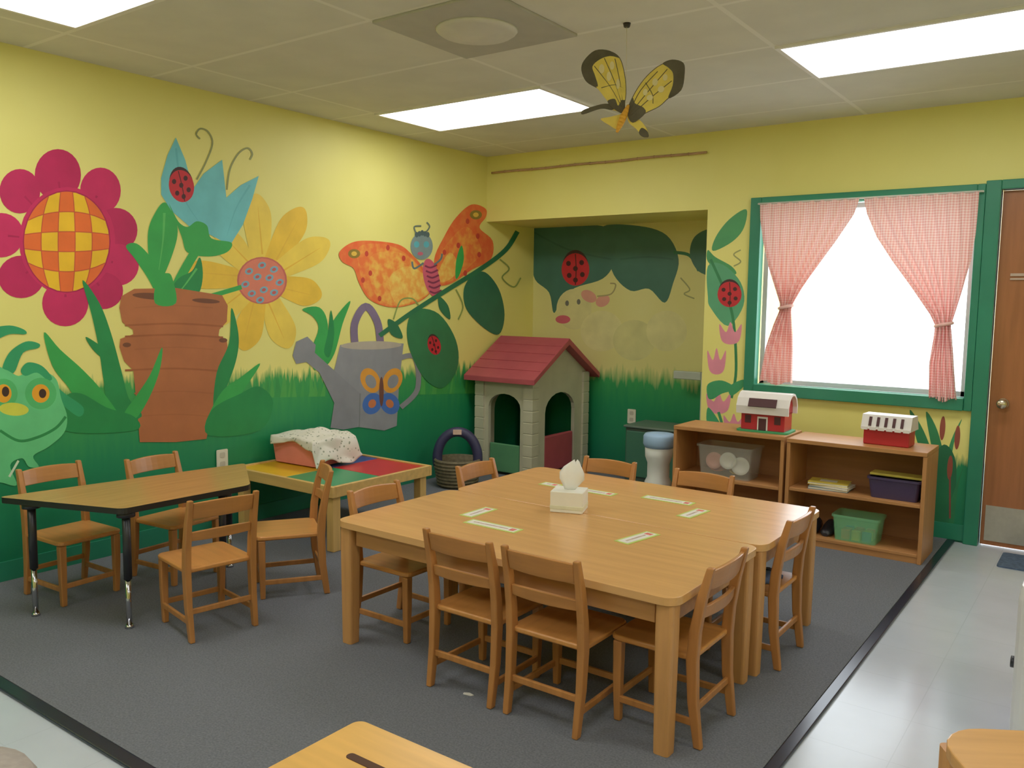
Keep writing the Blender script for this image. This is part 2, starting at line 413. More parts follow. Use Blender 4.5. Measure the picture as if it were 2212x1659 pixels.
for c,pts in (((48,134,86),[(1965,885),(1995,930),(2020,1000),(2035,1080),(2020,1085),(2000,1010),(1980,950)]),
 ((60,150,94),[(2078,905),(2060,960),(2050,1040),(2045,1100),(2030,1100),(2040,1010),(2055,950)]),
 ((48,134,86),[(2000,890),(2025,930),(2040,1000),(2030,1050),(2015,980)]),
 ((34,110,74),[(2010,1000),(2040,960),(2065,1000),(2060,1100),(2040,1150),(2015,1140),(2005,1060)]),
 ((42,124,80),[(2085,1000),(2070,1050),(2060,1130),(2050,1150),(2055,1080)])):
    poly(P_,c,pts)
for a,b in ((2036,925),(2052,1010),(2068,945)): ell(P_,(154,78,62),a,b,6,26,4)
stroke(P_,(134,74,62),[(2052,1030),(2052,1120)],4)

# ------------------------------------------------------------ room shell
XR=6.2;YF=-7.4
bx(WL.bm,(-.12,YF,-.02),(0,ALC+.1,H),0)
make('wall_left',WL.bm,WL.mats,kind='structure')
AX=1.845; WX0,WX1,WZ0,WZ1=2.20,3.44,.80,1.96; DX0,DX1,DZ=3.535,4.38,1.96
b=WB.bm
bx(b,(0,0,1.94),(AX,ALC,H),0)
bx(b,(AX,0,-.02),(WX0,ALC+.1,H),0)
bx(b,(WX0,0,-.02),(WX1,.12,WZ0),0);bx(b,(WX0,0,WZ1),(WX1,.12,H),0)
bx(b,(WX1,0,-.02),(DX0,.12,H),0);bx(b,(DX0,0,DZ),(DX1,.12,H),0);bx(b,(DX1,0,-.02),(XR,.12,H),0)
make('wall_back',b,WB.mats,kind='structure')
bx(WA.bm,(0,ALC,-.02),(AX,ALC+.1,H),0)
make('wall_alcove',WA.bm,WA.mats,kind='structure')
b=B();bx(b,(XR,YF,-.02),(XR+.1,.12,H));make('wall_right',b,M_PLAIN,kind='structure')
b=B();bx(b,(-.12,YF-.1,-.02),(XR+.1,YF,H));make('wall_front',b,M_PLAIN,kind='structure')

def gridmat(name,base,line,x0,px,y0,py,wid,rough,var,spec=.5):
    m,nt,bs=nodes(name)
    g=nt.nodes.new('ShaderNodeNewGeometry');sp=nt.nodes.new('ShaderNodeSeparateXYZ');nt.links.new(g.outputs['Position'],sp.inputs[0])
    def near(c,o,p):
        t=math_node(nt,'MODULO',math_node(nt,'ADD',c,-o+p*40+p/2),p)
        return math_node(nt,'LESS_THAN',math_node(nt,'ABSOLUTE',math_node(nt,'SUBTRACT',t,p/2)),wid/2)
    fac=math_node(nt,'MAXIMUM',near(sp.outputs['X'],x0,px),near(sp.outputs['Y'],y0,py))
    nz=nt.nodes.new('ShaderNodeTexNoise');nz.inputs['Scale'].default_value=5;nz.inputs['Detail'].default_value=8;nt.links.new(g.outputs['Position'],nz.inputs['Vector'])
    cr=nt.nodes.new('ShaderNodeValToRGB');c=lin(base);cr.color_ramp.elements[0].position=.35;cr.color_ramp.elements[1].position=.65
    cr.color_ramp.elements[0].color=tuple(v*(1-var) for v in c[:3])+(1,);cr.color_ramp.elements[1].color=tuple(min(1,v*(1+var)) for v in c[:3])+(1,)
    nt.links.new(nz.outputs['Fac'],cr.inputs[0])
    mx=nt.nodes.new('ShaderNodeMix');mx.data_type='RGBA';nt.links.new(fac,mx.inputs['Factor']);nt.links.new(cr.outputs[0],mx.inputs[6]);mx.inputs[7].default_value=lin(line)
    nt.links.new(mx.outputs[2],bs.inputs['Base Color']);bs.inputs['Roughness'].default_value=rough;bs.inputs['Specular IOR Level'].default_value=spec
    return m
M_CEIL=gridmat('ceiling_tile',(226,224,208),(240,238,224),.37,1.22,-.38,.61,.022,.9,.03,.1)
b=B();bx(b,(-.12,YF-.1,H),(XR+.1,ALC+.1,H+.1));make('ceiling',b,M_CEIL,kind='structure')
M_VINYL=gridmat('vinyl_tile',(196,204,216),(186,194,206),0,.305,0,.305,.003,.2,.03)
b=B();bx(b,(-.12,YF-.1,-.12),(XR+.1,ALC+.1,-.012));make('floor',b,M_VINYL,kind='structure')
CXE,CYE=3.42,-4.12
m_carpet=mat('charcoal_carpet',(112,115,122),.95,.2,160,bump=.5,spec=.1)
cp=thing('carpet','dark gray low pile carpet with black rubber edging strip','carpet',(0,0,-.012))
b=B();bx(b,(0.012,CYE+.045,0),(CXE-.04,-.012,.0115));bx(b,(0.012,-.012,0),(AX-.012,ALC-.012,.0115));make('pile',b,m_carpet,cp)
b=B()
sweep_rect(b,[(CXE-.02,CYE,.006),(CXE-.02,-.012,.006)],.04,.0118,(1,0,0),(0,0,1))
sweep_rect(b,[(.012,CYE+.0225,.006),(CXE-.04,CYE+.0225,.006)],.045,.0118,(0,1,0),(0,0,1))
make('edging_strip',b,mat('black_rubber',(38,44,58),.25,.1,20),cp,bevel=.004)
b=B();bx(b,(0,YF,0),(.012,ALC,.09));make('baseboard_left',b,M_GREEN,kind='structure')
b=B();bx(b,(AX,-.012,0),(3.46,0,.09));bx(b,(DX1+.08,-.012,0),(XR,0,.09));make('baseboard_back',b,M_GREEN,kind='structure')

# window
w=B()
bx(w,(2.145,-.03,.745),(2.215,.04,1.995));bx(w,(2.215,-.03,1.94),(3.42,.04,1.995));bx(w,(2.215,-.045,.745),(3.42,.06,.815));bx(w,(3.42,-.03,.745),(3.46,.04,1.995))
win=make('window_1',w,M_GREEN,kind='structure',bevel=.004)
b=B();m_al=mat('white_window_frame',(205,212,222),.4,.05,8)
for a,c in (((2.215,.06,.815),(2.245,.10,1.94)),((3.39,.06,.815),(3.42,.10,1.94)),((2.215,.06,1.91),(3.42,.10,1.94)),((2.215,.06,.815),(3.42,.10,.845))): bx(b,a,c)
make('sash',b,m_al,win)
# door
b=B();bx(b,(3.461,-.03,-.012),(DX0,.04,2.01));bx(b,(DX1,-.03,-.012),(DX1+.07,.04,2.01));bx(b,(DX0,-.03,DZ),(DX1,.04,2.01))
make('trim_1',b,M_GREEN,kind='structure',bevel=.004)
b=B();bx(b,(3.54,.02,-.005),(4.375,.06,1.955));door=make('door_1',b,wood('door_veneer',(168,106,66),.12,2,.3),kind='structure')
b=B();bx(b,(3.56,.014,.02),(4.35,.02,.22));make('kick_plate',b,mat('brushed_steel',(190,186,178),.35,.05,40,metal=.6),door)
b=B();cyl(b,(3.61,.02,.80),(3.61,-.005,.80),.028);cyl(b,(3.61,-.005,.80),(3.61,-.03,.80),.012)
revo=[(.012,0),(.024,.006),(.028,.018),(.022,.03),(.004,.034)]
rings=[[Vector((3.61+r*math.cos(2*math.pi*i/16),-.03-z,.80+r*math.sin(2*math.pi*i/16))) for i in range(16)] for r,z in revo];loft(b,rings,0,True)
make('door_knob',b,mat('worn_brass',(206,194,170),.25,.05,20,metal=.9),door)
b=B();bx(b,(3.60,.012,1.475),(3.82,.02,1.485));bx(b,(3.60,.012,1.495),(3.82,.02,1.51))
make('door_sign',b,mat('gray_sign_plate',(196,172,154),.4,.05,5),door)

# curtains
m_cur,nt,bs=nodes('pink_gingham')
g_=nt.nodes.new('ShaderNodeNewGeometry');sp=nt.nodes.new('ShaderNodeSeparateXYZ');nt.links.new(g_.outputs['Position'],sp.inputs[0])
def stripe(c): return math_node(nt,'GREATER_THAN',math_node(nt,'SINE',math_node(nt,'MULTIPLY',c,420)),0.0)
fac=math_node(nt,'MULTIPLY',math_node(nt,'ADD',stripe(sp.outputs['X']),stripe(sp.outputs['Z'])),.5)
mx=nt.nodes.new('ShaderNodeMix');mx.data_type='RGBA';nt.links.new(fac,mx.inputs['Factor']);mx.inputs[6].default_value=lin((248,218,212));mx.inputs[7].default_value=lin((236,168,160))
nt.links.new(mx.outputs[2],bs.inputs['Base Color']);bs.inputs['Roughness'].default_value=.9;bs.inputs['Specular IOR Level'].default_value=.1
tr=nt.nodes.new('ShaderNodeBsdfTranslucent');nt.links.new(mx.outputs[2],tr.inputs['Color'])
ms=nt.nodes.new('ShaderNodeMixShader');ms.inputs[0].default_value=.13;out=nt.nodes['Material Output']
nt.links.new(bs.outputs[0],ms.inputs[1]);nt.links.new(tr.outputs[0],ms.inputs[2]);nt.links.new(ms.outputs[0],out.inputs[0])
def curtain(keys,folds,label):
    b=B();N=90;Mr=60;grid=[]
    zs=[k[0] for k in keys]
    for j in range(Mr+1):
        z=zs[0]+(zs[-1]-zs[0])*j/Mr
        for k in range(len(keys)-1):
            if keys[k][0]>=z>=keys[k+1][0]-1e-9: break
        t=(keys[k][0]-z)/(keys[k][0]-keys[k+1][0])
        l=keys[k][1]+(keys[k+1][1]-keys[k][1])*t; r=keys[k][2]+(keys[k+1][2]-keys[k][2])*t
        wdt=(r-l);amp=.008+.010*(1-min(1,wdt/.5))
        row=[]
        for i in range(N+1):
            s=i/N; ph=s*folds*2*math.pi
            row.append(b.verts.new((l+wdt*s+.003*math.sin(ph*.5+z*9),-.055+amp*math.sin(ph+1.2*math.sin(z*3)),z+ (.012*math.sin(s*9) if j==Mr else 0))))
        grid.append(row)
    for j in range(Mr):
        for i in range(N):
            f=b.faces.new((grid[j][i],grid[j][i+1],grid[j+1][i+1],grid[j+1][i]));f.smooth=True
    o=make('curtain',b,m_cur);tag(o,label,'curtain','window curtains');return o
c1=curtain([(1.95,2.22,2.81),(1.86,2.225,2.785),(1.70,2.25,2.69),(1.55,2.29,2.59),(1.42,2.34,2.50),(1.33,2.375,2.45),(1.29,2.375,2.44),(1.20,2.34,2.45),(1.05,2.29,2.465),(.83,2.25,2.47)],9,'sheer pink gingham curtain gathered with a tie at the window')
c2=curtain([(1.95,2.84,3.43),(1.86,2.86,3.43),(1.72,2.92,3.43),(1.58,3.01,3.42),(1.42,3.13,3.385),(1.28,3.23,3.35),(1.22,3.26,3.335),(1.15,3.255,3.345),(1.0,3.235,3.365),(.80,3.24,3.39)],9,'sheer pink gingham curtain gathered with a tie at the window')
for c,(x0,x1,z) in ((c1,(2.37,2.445,1.31)),(c2,(3.26,3.34,1.225))):
    b=B();pts=[((x0+x1)/2+(x1-x0)/2*1.05*math.cos(a),-.055+.03*math.sin(a),z+.01*math.cos(a)) for a in [2*math.pi*k/20 for k in range(20)]]
    tube(b,pts,.010,8,closed=True);make('tie_back',b,mat('pink_cloth',(244,194,188),.9,.06,30),c)
b=B();cyl(b,(2.205,-.055,1.952),(3.45,-.055,1.952),.006,seg=10)
cyl(b,(2.205,-.055,1.952),(2.205,-.028,1.952),.005,seg=8);cyl(b,(3.45,-.055,1.952),(3.45,-.028,1.952),.005,seg=8)
tag(make('curtain_rod',b,mat('white_metal',(225,225,220),.4,.03,10)),'thin white curtain rod across the window top','curtain rod')
b=B();bx(b,(-10,.5+.9,-.3),(20,30,-.2));make('ground',b,mat('pale_concrete_ground',(225,225,222),.9,.04,2),kind='structure')

# ------------------------------------------------------------ ceiling fixtures
m_lens=emis('fluorescent_lens',(250,250,248),9.0)
def light(x0,y0,grp='ceiling lights'):
    t=thing('ceiling_light','recessed rectangular fluorescent ceiling light with frosted lens','ceiling light',(x0+.61,y0+.305,H),0,grp)
    b=B();
    for a,c in (((-.605,-.30,-.012),(-.585,.30,0)),((.585,-.30,-.012),(.605,.30,0)),((-.585,-.30,-.012),(.585,-.28,0)),((-.585,.28,-.012),(.585,.30,0))): bx(b,a,c)
    make('light_frame',b,mat('white_enamel',(240,238,230),.5,.03,10),t)
    b=B();bx(b,(-.585,-.28,-.006),(.585,.28,-.001));make('lens',b,m_lens,t)
    return t
lt=light(.37,-1.60)
for p in ((2.81,-1.60),(.5,-4.05),(2.81,-4.65),(5.0,-3.43),(.37,-6.5),(3.4,-6.6)): copy_thing(lt,(p[0]+.61,p[1]+.305,H),0)  # after the first pair, unseen panels added for illumination around the camera
t=thing('air_vent','square gray ceiling air diffuser with a round center','air vent',(1.895,-2.515,H))
b=B();bx(b,(-.30,-.30,-.012),(.30,.30,0));make('vent_plate',b,mat('gray_vent_paint',(186,184,172),.6,.05,10),t,bevel=.003)
b=B();revolve(b,(0,0,-.012),[(.17,0),(.165,-.006),(.15,-.016),(.12,-.012),(.10,-.02),(.05,-.022),(.001,-.022)],32);make('vent_cone',b,mat('vent_cone_paint',(220,218,204),.5,.05,10),t)

# wall stick
b=B()
n=14;pts=[(.06+(1.83-.06)*i/n,-.018,2.31+.002*math.sin(i*1.3)) for i in range(n+1)];tube(b,pts,.008,8)
for i in range(1,n): cyl(b,(pts[i][0]-.004,-.018,pts[i][2]),(pts[i][0]+.004,-.018,pts[i][2]),.010,seg=8)
tag(make('wall_stick',b,mat('brown_stick',(186,148,110),.6,.15,20)),'thin brown wooden stick mounted high on the yellow wall','stick')

# ------------------------------------------------------------ butterfly decoration
kt=thing('hanging_butterfly','yellow and black fabric butterfly hanging from the ceiling by string','butterfly decoration',(2.43,-2.22,2.08),math.radians(30))
m_ky=mat('yellow_fabric',(240,216,104),.8,.10,14);m_kb=mat('black_fabric',(96,90,74),.8,.2,20);m_kw=mat('cream_fabric',(240,226,170),.8,.05,10);m_ko=mat('orange_fabric',(240,176,60),.7,.1,10)
def kq(u,v): return ((u-1352)/540.0,(235-v)/540.0+.02)
def kite_wing(name,outline,darks,veins,patches,tilt):
    b=B()
    tf=lambda x,y,z:Vector((x,(-abs(x)*tilt+z),y))
    prism(b,[kq(*p) for p in smoothpts(outline,4)],-.001,.001,0,tf=tf)
    for d in darks: prism(b,[kq(*p) for p in smoothpts(d,4)],-.0018,.0018,1,tf=tf)
    for p in patches: prism(b,[kq(p[0]+p[2]*math.cos(a),p[1]+p[3]*math.sin(a)) for a in [k*math.pi/6 for k in range(12)]],-.0026,.0026,2,tf=tf)
    for v in veins:
        P=[kq(*q) for q in smoothpts(v,4,False)]
        tube(b,[(x,-abs(x)*tilt-.001,z) for x,z in P],.0016,5,1)
    return make(name,b,[m_ky,m_kb,m_kw],kt)
LW=[(1348,238),(1330,232),(1312,215),(1290,190),(1268,178),(1257,155),(1262,135),(1285,113),(1315,112),(1338,125),(1350,160),(1354,200)]
kite_wing('wing',LW,
 [[(1257,155),(1261,135),(1285,112),(1316,111),(1339,125),(1318,122),(1296,130),(1280,146),(1286,165),(1292,188),(1268,178)],[(1351,240),(1330,234),(1314,218),(1330,212),(1338,226),(1350,200)]],
 [[(1345,228),(1318,185),(1284,145)],[(1346,225),(1328,175),(1305,127)],[(1347,222),(1340,175),(1328,127)],[(1300,190),(1330,182),(1350,190)],LW[3:]+LW[:1]],
 [(1300,150,6,10),(1316,165,5,10),(1322,142,5,9),(1336,180,4,11)],.25)
RW=[(1358,238),(1370,205),(1392,172),(1420,148),(1450,137),(1472,146),(1475,170),(1470,200),(1445,215),(1425,232),(1395,245),(1370,262)]
kite_wing('wing',RW,
 [[(1430,142),(1450,136),(1473,145),(1476,170),(1470,201),(1444,216),(1452,190),(1452,165),(1442,152)],[(1358,238),(1368,210),(1374,222),(1392,232),(1396,245),(1370,262)]],
 [[(1365,242),(1400,200),(1440,155)],[(1367,246),(1410,210),(1450,180)],[(1364,236),(1385,195),(1420,158)],[(1395,180),(1410,205),(1412,225)],RW[7:]+RW[:5]],
 [(1415,180,6,8),(1428,196,7,7),(1405,212,7,6),(1436,172,5,7),(1395,200,5,7)],.25)
kite_wing('hind_wing',[(1345,242),(1325,235),(1300,232),(1262,245),(1262,238),(1285,228),(1310,222),(1335,226),(1350,240),(1345,270),(1335,276),(1320,268),(1300,255),(1320,250)],
 [[(1325,235),(1300,233),(1261,246),(1261,237),(1285,228),(1310,222),(1330,226)]],[],[],.15)
kite_wing('hind_wing',[(1358,246),(1372,248),(1390,262),(1402,280),(1404,294),(1392,292),(1378,276),(1362,262)],
 [[(1390,274),(1402,282),(1405,294),(1392,293),(1384,284)]],[],[],.15)
b=B();pr=[]
for k in range(9):
    t_=k/8;x,z=kq(1360-24*t_,225+58*t_);pr.append((x,-.01,z))
for i in range(8): cyl(b,pr[i],pr[i+1],.005+.009*math.sin(math.pi*i/8),.005+.009*math.sin(math.pi*(i+1)/8),10)
make('body',b,m_ko,kt)
b=B();tube(b,[(0,0,.01),(.003,0,.15),(0,0,.32),(0,0,.36)],.0012,6);make('string',b,mat('string',(225,220,190),.8,.02,5),kt)
b=B();cyl(b,(0,0,.345),(0,0,.36),.012,.016,12);make('hook',b,mat('dark_hook',(50,44,38),.5,.05,5),kt)

# ------------------------------------------------------------ tables
m_top=wood('maple_table_top',(218,165,104),.07,0,.25);m_leg=wood('maple_table_leg',(206,150,92),.10,2,.4)
m_ap=wood('maple_apron',(190,134,78),.10,0,.4)
def table(name,label,loc,w,d,h,ml=m_leg,mt=m_top,group=None,ap=.07,leg=.058,r=.05,rot=0):
    t=thing(name,label,'table',loc,rot,group)
    b=B();prism(b,rrect(w,d,r),h-.026,h);make('table_top',b,mt,t,bevel=.006)
    b=B();i=.045
    for s in (-1,1):
        box(b,(0,s*(d/2-i),h-.026-ap/2),(w-.16,.02,ap));box(b,(s*(w/2-i),0,h-.026-ap/2),(.02,d-.16,ap))
    make('apron',b,m_ap,t,bevel=.002)
    for sx in (-1,1):
        for sy in (-1,1):
            b=B();x,y=sx*(w/2-.042),sy*(d/2-.042)
            loft(b,[[(x+px*k,y+py*k,z) for px,py in rrect(leg,leg,.012,3)] for z,k in ((0,.86),(.02,.88),(h-.13,1),(h-.027,1))],0)
            make('leg',b,ml,t)
    return t
table('table','light maple rectangular classroom table pushed against its twin',(2.449,-2.8235,0),1.414,.683,.485,group='joined classroom tables')
table('table','light maple rectangular classroom table pushed against its twin',(2.462,-2.134,0),1.414,.683,.485,group='joined classroom tables')

# chairs
m_ch=wood('honey_chair_wood',(186,126,70),.14,2,.33);m_chs=wood('honey_chair_seat',(204,140,76),.12,1,.28);m_chr=wood('honey_chair_rail',(188,128,72),.12,0,.3)
GRP='small wooden classroom chairs'
def chair(loc,rot,label):
    t=thing('classroom_chair',label,'chair',loc,rot,GRP)
    sh=.285
    b=B()
    rings=[]
    for z,k in ((sh-.02,.96),(sh-.015,1),(sh-.004,1),(sh,.97)):
        rings.append([(x*k,.005+y*k,z) for x,y in rrect(.285,.285,.03,4)])
    loft(b,rings,0);make('seat',b,m_chs,t,bevel=.003)
    for s in (-1,1):
        b=B();sweep_rect(b,[(s*.120,.120,0),(s*.122,.122,.15),(s*.122,.122,sh-.021)],[.022,.028,.030],[.022,.028,.030],(1,0,0),(0,1,0));make('leg',b,m_ch,t,bevel=.004)
        b=B();sweep_rect(b,[(s*.131,-.158,0),(s*.133,-.138,.14),(s*.134,-.132,.27),(s*.134,-.138,.36),(s*.134,-.155,.46),(s*.134,-.180,.56)],[.020,.024,.026,.026,.024,.020],[.026,.032,.036,.034,.030,.022],(1,0,0),(0,1,0));make('leg',b,m_ch,t,bevel=.004)
    b=B()
    def rail(z0,z1,y0,y1):
        n=8;rings=[]
        for i in range(n+1):
            x=-.122+.244*i/n;cv_=-.016*(1-(2*i/n-1)**2)
            rings.append([(x,y0+cv_-.007,z0),(x,y0+cv_+.007,z0),(x,y1+cv_+.007,z1+.006*(1-(2*i/n-1)**2)),(x,y1+cv_-.007,z1+.006*(1-(2*i/n-1)**2))])
        loft(b,rings,0)
    rail(.485,.548,-.162,-.177);rail(.395,.430,-.145,-.150)
    make('backrest',b,m_chr,t,bevel=.003)
    for a,c in (((-.120,.122,.085),(.120,.122,.085)),((-.130,-.140,.115),(.130,-.140,.115)),((-.127,.122,.075),(-.131,-.145,.075)),((.127,.122,.075),(.131,-.145,.075))):
        b=B();ax=(0,1,0) if a[1]==c[1] else (1,0,0)
        sweep_rect(b,[a,c],.012,.022,ax,(0,0,1));make('stretcher',b,m_ch,t,bevel=.003)
    return t
def face(dx,dy): return math.atan2(dy,dx)-math.pi/2
first=chair((2.41,-3.06,0),0,'honey wooden child chair tucked under the joined tables')
for x,y,dx,dy,l in ((2.735,-3.055,0,1,None),(1.845,-2.88,1,0,None),(1.85,-2.21,1,.03,None),
  (2.13,-1.91,0,-1,None),(2.62,-1.91,0,-1,None),(3.03,-2.91,-1,0,None),(3.035,-2.22,-1,0,None),
  (.42,-3.50,1,.05,'honey wooden child chair between the mural wall and trapezoid table'),(.545,-3.07,1,.1,'honey wooden child chair between the mural wall and trapezoid table'),
  (1.18,-3.35,-.985,.17,'honey wooden child chair on the open side of the trapezoid table'),(1.10,-2.87,-.55,-.83,'honey wooden child chair angled at the trapezoid table end')):
    copy_thing(first,(x,y,0),face(dx,dy),l)
b=B();rings=[]
for z,k in ((.2865,1),(.300,1.02),(.312,.8),(.318,.3)):
    rings.append([(3.05+x*k+.012*math.sin(i*1.7),-2.22+y*k+.012*math.cos(i*2.3),z) for i,(x,y) in enumerate(rrect(.17,.15,.05,4))])
loft(b,rings,0,True);tag(make('folded_cloth',b,mat('blue_cloth',(80,98,140),.9,.2,25)),'crumpled blue cloth lying on a chair seat','cloth')

# trapezoid table
t=thing('trapezoid_table','brown laminate trapezoid table with black edge and adjustable metal legs','table')
def rpoly(P,r,seg=5):
    o=[];n=len(P)
    for i in range(n):
        p=Vector(P[i]);a=(Vector(P[i-1])-p).normalized();c=(Vector(P[(i+1)%n])-p).normalized()
        s=p+a*r;e=p+c*r
        for k in range(seg+1):
            q=k/seg;v=s*(1-q)**2+p*2*q*(1-q)+e*q*q;o.append((v.x,v.y))
    return o
TP=[(.46,-3.82),(1.03,-3.61),(1.05,-3.03),(.62,-2.74)]
b=B();prism(b,rpoly(TP,.035),.476,.500,0,side=1);make('table_top',b,[wood('walnut_laminate',(188,142,82),.10,1,.22),mat('black_edge_band',(36,34,32),.4,.05,8)],t)
m_bk=mat('black_metal',(40,42,50),.35,.05,8);m_cr=mat('chrome',(200,200,205),.12,.02,8,metal=1)
for x,y in ((.56,-3.735),(.985,-3.57),(.955,-3.11),(.635,-2.85)):
    b=B();cyl(b,(x,y,.20),(x,y,.476),.016,seg=14);cyl(b,(x,y,.455),(x,y,.476),.035,seg=14);lg=make('leg',b,m_bk,t)
    b=B();cyl(b,(x,y,.012),(x,y,.20),.011,seg=14);cyl(b,(x,y,0),(x,y,.014),.018,.014,14);make('leg_extension',b,m_cr,lg,label='chrome leg extension')

# activity table
t=thing('activity_table','low wooden activity table with yellow green red and blue panels','play table',(.455,-2.015,0))
w_,d_,h_=.85,.77,.355
b=B()
for s in (-1,1):
    box(b,(0,s*(d_/2-.011),h_-.03),(w_,.022,.06));box(b,(s*(w_/2-.011),0,h_-.03),(.022,d_-.044,.06))
make('frame',b,wood('pine_frame',(218,178,106),.10,0,.4),t,bevel=.003)
for nm,c,x0,x1,y0,y1 in (('yellow',(236,186,40),-.403,-.002,-.363,-.002),('green',(36,150,98),.002,.403,-.363,-.002),('red',(196,40,44),.002,.403,.002,.363),('blue',(46,78,156),-.403,-.002,.002,.363)):
    b=B();bx(b,(x0,y0,h_-.03),(x1,y1,h_-.008))
    make('panel',b,mat(nm+'_plastic_panel',c,.35,.05,8),t,label=nm+' smooth panel',bevel=.002)
for sx in (-1,1):
    for sy in (-1,1):
        b=B();bx(b,(sx*(w_/2-.075),sy*(d_/2-.075),0),(sx*(w_/2-.023),sy*(d_/2-.023),h_-.031));make('leg',b,wood('pine_leg',(218,178,106),.10,2,.4),t,bevel=.003)
zt=h_+.0005
t=thing('toy_bin','pink plastic storage box standing on the activity table','storage box',(.235,-2.0,zt),.05)
b=B();loft(b,[[(x*k,y*k,z) for x,y in rrect(.38,.26,.03,4)] for z,k in ((0,.92),(.02,.94),(.12,1),(.122,1.04),(.145,1.04),(.145,.99),(.02,.90))],0);make('bin_body',b,mat('pink_plastic',(238,142,132),.4,.05,8),t)
b=B();N=44;G=[]
def lip(s,e):
    if s<=e: return s,0
    q=s-e; return e+.006+.22*q,.93*q
for j in range(N+1):
    row=[]
    for i in range(N+1):
        a=-.15+.50*i/N;c=-.185+.38*j/N
        a+=.02*math.sin(c*22);c+=.022*math.sin(a*17+1)
        px,dx_=lip(a,.20);py,dy_=lip(-c,.145);py=-py
        fl=math.sin(a*26+c*8)*.007+math.sin(c*30-a*9)*.006
        z=.156+abs(fl)+.040*math.exp(-((a-.05)**2/.004+(c-.02)**2/.01))+.018*math.exp(-((a+.10)**2/.002+c*c/.01))-max(dx_,dy_)-.25*min(dx_,dy_)
        if dx_>0 or dy_>0: px+=abs(fl)*1.3*(dx_>0);py-=abs(fl)*1.3*(dy_>0)
        row.append(b.verts.new((.235+px,-2.0+py,zt+max(z,.003))))
    G.append(row)
for j in range(N):
    for i in range(N):
        f=b.faces.new((G[j][i],G[j][i+1],G[j+1][i+1],G[j+1][i]));f.smooth=True
mc,nt,bs=nodes('floral_cloth');v=nt.nodes.new('ShaderNodeTexVoronoi');v.inputs['Scale'].default_value=42
tc=nt.nodes.new('ShaderNodeTexCoord');nt.links.new(tc.outputs['Object'],v.inputs['Vector']);cr=nt.nodes.new('ShaderNodeValToRGB');cr.color_ramp.interpolation='CONSTANT'
cr.color_ramp.elements[0].color=lin((150,156,136));cr.color_ramp.elements[1].position=.24;cr.color_ramp.elements[1].color=lin((226,222,210));nt.links.new(v.outputs['Distance'],cr.inputs[0]);nt.links.new(cr.outputs[0],bs.inputs['Base Color']);bs.inputs['Roughness'].default_value=.9
tag(make('draped_cloth',b,mc,solid=.0015),'white floral print cloth draped over the pink storage box','cloth')

# ------------------------------------------------------------ tabletop
t=thing('tissue_box','square white tissue box with a tissue pulled up','tissue box',(2.36,-2.47,.4855),.35)
b=B();bx(b,(-.066,-.058,0),(.066,.058,.085),0);bx(b,(-.067,-.059,.012),(.067,.059,.03),1)
make('box_body',b,[mat('box_white',(240,238,226),.6,.04,8),mat('box_pale_green',(226,226,198),.6,.10,20)],t,bevel=.003)
b=B();rings=[]
for k,(z,r) in enumerate(((.084,.020),(.10,.028),(.125,.044),(.15,.046),(.172,.034),(.19,.018),(.20,.006))):
    rings.append([((r*(1+.22*math.sin(i*2.1+k)))*math.cos(2*math.pi*i/16)+.004*k,(r*.35*(1+.3*math.cos(i*1.7+k)))*math.sin(2*math.pi*i/16),z+.010*math.sin(2*math.pi*i/16*2+1)*(k/6)) for i in range(16)])
loft(b,rings,0,True);make('tissue',b,mat('tissue_paper',(246,245,242),.9,.02,20),t)
m_cg=mat('card_green',(190,208,104),.5,.1,30);m_cw=mat('card_white',(238,234,224),.4,.04,20);m_c2=mat('card_print',(190,160,150),.5,.4,60)
for x,y,a,l in ((2.10,-2.73,90,.17),(2.27,-2.86,0,.24),(2.77,-2.66,80,.19),(2.78,-2.20,85,.17),(2.60,-2.06,0,.23),(2.29,-2.12,0,.17),(2.04,-2.12,0,.10)):
    t=B();bx(t,(-l/2,-.032,0),(l/2,.032,.0012),0);bx(t,(-l/2+.010,-.022,.0012),(l/2-.010,.022,.0018),1);bx(t,(-l/2+.03,-.004,.0018),(l/2-.05,.004,.0022),2);bx(t,(l/2-.040,-.014,.0018),(l/2-.018,.014,.0022),3)
    o=make('name_card',t,[m_cg,m_cw,m_c2,mat('card_red',(220,110,100),.5,.3,60)]);o.location=(x,y,.4852);o.rotation_euler=(0,0,math.radians(a));tag(o,'laminated name strip card with green border on the table','name card','name cards')

# ------------------------------------------------------------ shelf units
m_sh=wood('oak_shelf',(190,134,82),.10,0,.4)
m_shv=wood('oak_side',(188,132,80),.10,2,.4)
def shelf(x0,x1,y0,y1,h,mid,label):
    t=thing('shelf_unit',label,'shelf',((x0+x1)/2,(y0+y1)/2,0),0,'low wooden shelf units');w=x1-x0;d=y1-y0
    b=B();box(b,(0,0,h-.011),(w,d,.022));make('top_board',b,m_sh,t,bevel=.002)
    for s in (-1,1):
        b=B();bx(b,(s*w/2,-d/2+.004,0),(s*(w/2-.02),d/2,h-.023));make('side_panel',b,m_shv,t,bevel=.002)
    b=B();bx(b,(-w/2+.021,d/2-.008,.03),(w/2-.021,d/2,h-.023));make('back_panel',b,wood('oak_back',(164,112,66),.1,0,.5),t)
    for z in (mid,.05):
        b=B();bx(b,(-w/2+.021,-d/2+.01,z-.018),(w/2-.021,d/2-.009,z));make('shelf_board',b,m_sh,t,bevel=.002)
    b=B();bx(b,(-w/2+.021,-d/2+.015,0),(w/2-.021,-d/2+.03,.031));make('kick_board',b,m_sh,t)
    return t
SY0,SY1=-.66,-.34
shelf(1.96,2.63,SY0+.0,SY1,.59,.30,'low oak shelf unit holding a clear bin of toy dishes')
shelf(2.645,3.36,SY0,SY1,.585,.31,'low oak two shelf unit holding books and baskets')

